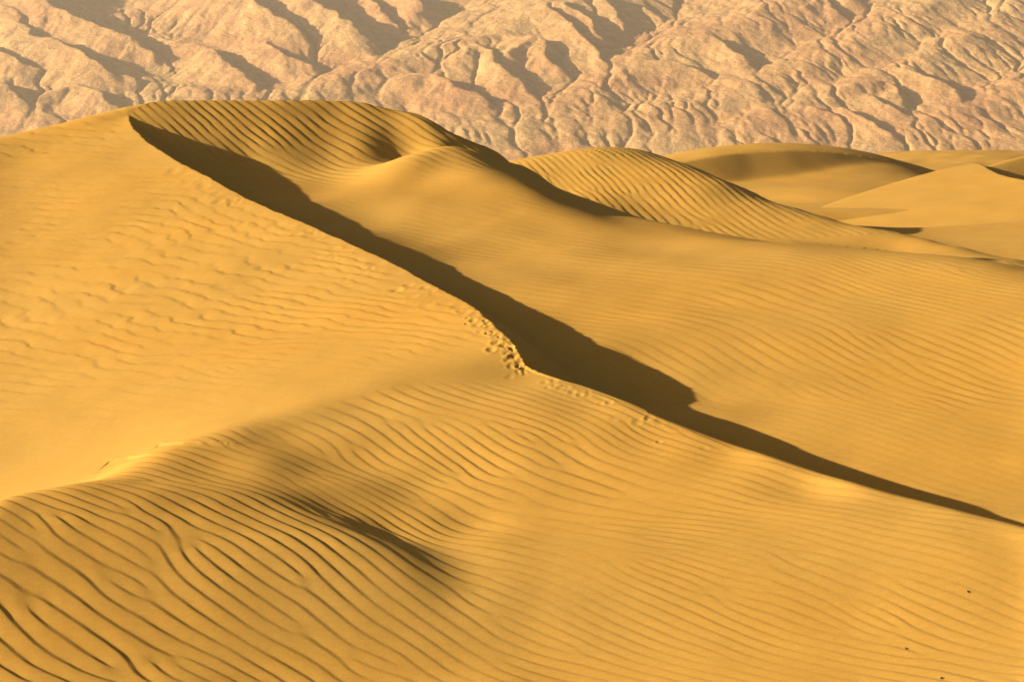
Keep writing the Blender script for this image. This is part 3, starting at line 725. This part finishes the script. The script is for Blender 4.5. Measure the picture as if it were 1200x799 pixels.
# ridge lines: (photo x, y, metres above the even slope)
RIDGES = [
    [(30, -30, 40), (45, 0, 34), (75, 12, 32), (100, 21, 30), (130, 36, 26), (152, 45, 22), (180, 60, 14)],
    [(-60, -10, 26), (0, 8, 24), (25, 24, 24), (50, 42, 24), (90, 57, 24), (122, 78, 20), (155, 94, 10)],
    [(-20, 50, 20), (18, 66, 18), (45, 82, 10)], [(-20, 92, 18), (10, 100, 18), (38, 122, 8)],
    [(60, 108, 8), (95, 100, 12), (122, 116, 14), (150, 128, 6)],
    [(178, 40, 8), (240, 56, 16), (272, 76, 18), (300, 98, 12)],
    [(270, -20, 40), (300, 2, 36), (330, 18, 32), (352, 36, 24), (366, 48, 12)],
    [(345, -20, 34), (372, 0, 32), (400, 18, 30), (424, 36, 26), (440, 54, 14)],
    [(300, 40, 12), (330, 60, 18), (360, 72, 16), (376, 80, 8)],
    [(420, -10, 16), (450, 12, 16), (470, 30, 8)], [(475, -12, 20), (500, 6, 20), (505, 20, 8)],
    [(330, 112, 12), (380, 96, 18), (430, 78, 20), (480, 62, 22), (540, 44, 26), (600, 26, 30), (645, 6, 36), (680, -16, 40)],
    [(470, 92, 16), (505, 86, 20), (535, 104, 18), (560, 114, 16), (582, 126, 8)],
    [(545, 62, 22), (570, 52, 24), (590, 78, 20), (612, 96, 16), (632, 112, 8)],
    [(600, 60, 22), (625, 42, 28), (640, 62, 22), (655, 78, 16), (668, 92, 8)],
    [(645, 8, 34), (668, 28, 30), (692, 50, 24), (712, 70, 16), (722, 80, 8)],
    [(668, 2, 32), (690, 22, 28), (708, 42, 22), (720, 56, 10)], [(716, -4, 30), (726, 22, 22), (732, 38, 12)],
    [(560, 130, 8), (620, 118, 12), (680, 112, 14), (720, 84, 16), (762, 60, 22), (820, 36, 28), (880, 14, 34), (930, -10, 40)],
    [(740, 64, 20), (770, 70, 20), (800, 78, 18), (840, 96, 8)],
    [(800, 44, 24), (830, 42, 26), (862, 56, 24), (884, 68, 20), (900, 80, 8)],
    [(860, 92, 16), (876, 96, 16), (892, 112, 12), (904, 124, 6)],
    [(640, 150, 6), (700, 138, 10), (760, 128, 14), (830, 112, 16), (880, 96, 20), (930, 72, 22), (990, 44, 28), (1050, 16, 34), (1100, -12, 40)],
    [(905, 2, 28), (935, 12, 26), (962, -4, 30), (985, 16, 22), (1000, 30, 10)], [(985, -10, 30), (1010, 2, 26), (1030, 16, 12)],
    [(925, 28, 18), (945, 40, 14), (958, 50, 8)],
    [(830, 156, 4), (880, 136, 12), (930, 118, 18), (980, 100, 20), (1030, 84, 22), (1080, 66, 24), (1130, 40, 28), (1170, 12, 32), (1200, -14, 36)],
    [(1000, 98, 20), (1035, 96, 20), (1055, 112, 16), (1068, 126, 8)], [(1020, 112, 16), (1050, 126, 14), (1072, 140, 6)],
    [(1060, 80, 22), (1090, 92, 22), (1115, 104, 18), (1140, 126, 8)], [(1120, 46, 24), (1145, 40, 26), (1156, 56, 14)],
    [(1000, 130, 14), (1030, 148, 12), (1045, 160, 6)], [(960, 128, 14), (985, 138, 12), (1000, 150, 6)],
    [(1060, 150, 8), (1110, 132, 14), (1160, 112, 18), (1220, 88, 24), (1280, 60, 28)], [(1040, 166, 5), (1100, 160, 8), (1170, 164, 8), (1260, 160, 10)],
    [(480, 150, 6), (540, 140, 10), (600, 146, 10), (660, 140, 10)], [(180, 118, 6), (230, 104, 12), (290, 108, 12), (330, 116, 6)],
]
CELL = 1.4
mx = np.arange(-590, 591, CELL); myy = np.arange(1425, 1975, CELL)
X, Y = np.meshgrid(mx, myy)
WX = X + 11.0 * noise(X / 60.0, Y / 60.0, 201) + 5.5 * noise(X / 22.0, Y / 22.0, 202) + 2.5 * noise(X / 8.0, Y / 8.0, 212)
WY = Y + 11.0 * noise(X / 60.0, Y / 60.0, 203) + 5.5 * noise(X / 22.0, Y / 22.0, 204)
B = m_base(X, Y)
rg = lambda x, y, s: 1 - 2 * np.abs(noise(x, y, s))
grow = sstep(-30, 60, Y - MY0)
LIFT = 4.0 * (rg(WX / 80.0 + 0.6 * WY / 80.0, WY / 170.0, 211) - 0.5) + 4 * fbm(X / 150, Y / 150, 215, 3)
for rd in RIDGES:
    pts = spline(np.array([np.r_[m_at(r[0], r[1], 0.66 * r[2])[:2], 0.66 * r[2]] for r in rd]), 10)
    x0, x1, y0, y1 = pts[:, 0].min() - 90, pts[:, 0].max() + 90, pts[:, 1].min() - 90, pts[:, 1].max() + 90
    m = np.where((WX > x0) & (WX < x1) & (WY > y0) & (WY < y1))
    if not len(m[0]): continue
    wx, wy = WX[m], WY[m]
    steep = 1.0 if (pts[-1, 0] - pts[0, 0]) * (pts[-1, 1] - pts[0, 1]) < 0 else 0.12
    best = np.full(len(wx), -1e9)
    for a_, b_ in zip(pts[:-1], pts[1:]):
        ab = b_[:2] - a_[:2]; L2 = ab @ ab + 1e-9
        t = np.clip(((wx - a_[0]) * ab[0] + (wy - a_[1]) * ab[1]) / L2, 0, 1)
        ex = wx - a_[0] - t * ab[0]; ey = wy - a_[1] - t * ab[1]
        dist = np.hypot(ex, ey)
        rt = steep * sstep(-0.25, 0.5, (ex * 0.9 + ey * 0.4) / (dist + 0.5))           # the lee (right) side drops sharply at first
        drop = (0.22 + 0.10 * steep) * (np.sqrt(dist ** 2 + (4.0 if steep == 1 else 120.0)) - (0 if steep == 1 else 9.0)) - 0.5 + rt * 6.0 * (1 - np.exp(-dist / 8.0))
        best = np.maximum(best, a_[2] + t * (b_[2] - a_[2]) - drop)
    if steep < 1: best = best * 0.72
    LIFT[m] = smax(LIFT[m], best, 1.5)
Z = B + grow * LIFT
for lam, am, sd in ((26.0, 1.9, 222), (12.0, 0.8, 223), (6.0, 0.4, 224), (3.2, 0.2, 225)):
    Z += grow * am * fbm((WX + 0.4 * WY) / lam, WY / (1.5 * lam), sd, 2)
# running water cuts the gullies
SH8 = [(-1, 0), (1, 0), (0, -1), (0, 1), (-1, -1), (-1, 1), (1, -1), (1, 1)]
def shift(a, dy, dx, fill):
    b = np.full_like(a, fill); h, w = a.shape
    b[max(0, -dy):h - max(0, dy), max(0, -dx):w - max(0, dx)] = a[max(0, dy):h - max(0, -dy), max(0, dx):w - max(0, -dx)]
    return b
area = np.ones_like(Z)
MASK = 0.35 + 0.9 * sstep(-0.25, 0.35, fbm(X / 75.0, Y / 75.0, 251, 3))     # harder and softer rock
for it in range(16):
    nb = [shift(Z, dy, dx, 1e9) for dy, dx in SH8]
    lowest = np.minimum.reduce(nb); Z = np.where(lowest > Z, lowest + 0.02, Z)
    W = [np.maximum(Z - n, 0) / (CELL * (1.0 if 0 in d8 else 1.4142)) for n, d8 in zip(nb, SH8)]
    smx = np.maximum.reduce(W); smx = np.where(smx > 50, 0, smx)
    W = [w ** 2.5 for w in W]; tot = sum(W) + 1e-9; W = [w / tot for w in W]
    for _ in range(14 if it else 60):
        area = 1.0 + sum(shift(area * w, -d8[0], -d8[1], 0.0) for w, d8 in zip(W, SH8))
    Z -= MASK * grow * np.minimum(0.015 * np.sqrt(area) * smx, 0.3 * smx * CELL)
    lap = sum(shift(Z, dy, dx, 0) for dy, dx in SH8[:4]) - 4 * Z; lap[0] = lap[-1] = 0; lap[:, 0] = lap[:, -1] = 0
    Z += 0.008 * lap
Z += grow * MASK * (0.25 * rg(X / 7.0 + Y / 16.0, Y / 14.0, 241) + 0.2 * rg(X / 3.4 + Y / 8.0, Y / 7.0, 242))
o = grid_mesh('mountain_range', X, Y, Z, mountain_material(), normals=None)
tag(o, 'eroded tan desert mountain wall with dark gullies, filling the view behind all the dunes', 'mountain', 'structure')
print('mountains', round(time.time() - T0, 1))

# ------------------------------------------------------------------ the dusty air of the valley
hz = bpy.data.meshes.new('haze')
x0, x1, y0, y1, z0, z1 = -1600, 1600, -120, 2100, float(Z.min()) - 25, float(Z.max()) + 6
vs = [(x, y, z) for z in (z0, z1) for y in (y0, y1) for x in (x0, x1)]
hz.from_pydata(vs, [], [(0, 2, 3, 1), (4, 5, 7, 6), (0, 1, 5, 4), (2, 6, 7, 3), (0, 4, 6, 2), (1, 3, 7, 5)])
hm = bpy.data.materials.new('haze'); hm.use_nodes = True; nt = hm.node_tree; nt.nodes.clear()
pv = nt.nodes.new('ShaderNodeVolumePrincipled'); ou = nt.nodes.new('ShaderNodeOutputMaterial')
pv.inputs['Color'].default_value = (0.98, 0.86, 0.70, 1); pv.inputs['Density'].default_value = 0.00013; pv.inputs['Anisotropy'].default_value = 0.2
nt.links.new(pv.outputs[0], ou.inputs['Volume']); hz.materials.append(hm)
ho = bpy.data.objects.new('haze', hz); COL.objects.link(ho); ho['kind'] = 'stuff'; ho['label'] = 'thin pale dusty air filling the valley'

# ------------------------------------------------------------------ a few dry twigs on the sand
wood = bpy.data.materials.new('dry_wood'); wood.use_nodes = True
nt = wood.node_tree; b = nt.nodes['Principled BSDF']; b.inputs['Roughness'].default_value = 0.9
nz_ = nt.nodes.new('ShaderNodeTexNoise'); nz_.inputs['Scale'].default_value = 160.0
cr = nt.nodes.new('ShaderNodeValToRGB'); cr.color_ramp.elements[0].color = (0.12, 0.08, 0.04, 1); cr.color_ramp.elements[1].color = (0.30, 0.21, 0.11, 1)
nt.links.new(nz_.outputs['Fac'], cr.inputs['Fac']); nt.links.new(cr.outputs[0], b.inputs['Base Color'])
def sand_at(x, y):
    j = min(max(np.searchsorted(rows, y), 1), len(rows) - 1); u = x / y
    i = min(max(np.searchsorted(cols, u), 1), len(cols) - 1)
    return float(ZZ[j - 1:j + 1, i - 1:i + 1].max())
def twig(px, py, length, ang, bend, label):
    x, y, _ = hit([px], [py], near_height, n=3000)[0]
    vs, fs = [], []
    n, k = 7, 6
    for a in range(n):
        t = a / (n - 1) - 0.5
        cx = length * t; cy = bend * length * (0.25 - t * t) * 4; r = 0.0065 * (1.15 - 0.7 * abs(t + 0.1)); cz = 0.004 + 0.012 * (0.25 - t * t)
        for q in range(k):
            f = 2 * math.pi * q / k
            vs.append((cx - 0.3 * r * math.cos(f), cy + r * math.cos(f), cz + r * math.sin(f)))
    for a in range(n - 1):
        for q in range(k):
            fs.append((a * k + q, a * k + (q + 1) % k, (a + 1) * k + (q + 1) % k, (a + 1) * k + q))
    fs += [tuple(range(k))[::-1], tuple(range((n - 1) * k, n * k))]
    me = bpy.data.meshes.new('twig'); me.from_pydata(vs, [], fs); me.materials.append(wood)
    o = bpy.data.objects.new('twig', me); o.location = (x, y, sand_at(x, y)); o.rotation_euler = (0, 0, ang); COL.objects.link(o)
    tag(o, label, 'twig', None, 'dry twigs on the rippled sand')
twig(1136, 695, 0.07, 0.3, 0.35, 'tiny curved dry twig nearest the right edge, topmost of three on the lower right ripples')
twig(1061, 759, 0.045, 1.4, 0.15, 'tiny dark stub of dry twig on a ripple, leftmost of three at lower right')
twig(1103, 796, 0.05, 0.9, 0.1, 'tiny dark dry twig lying at the very bottom edge of the sand at lower right')
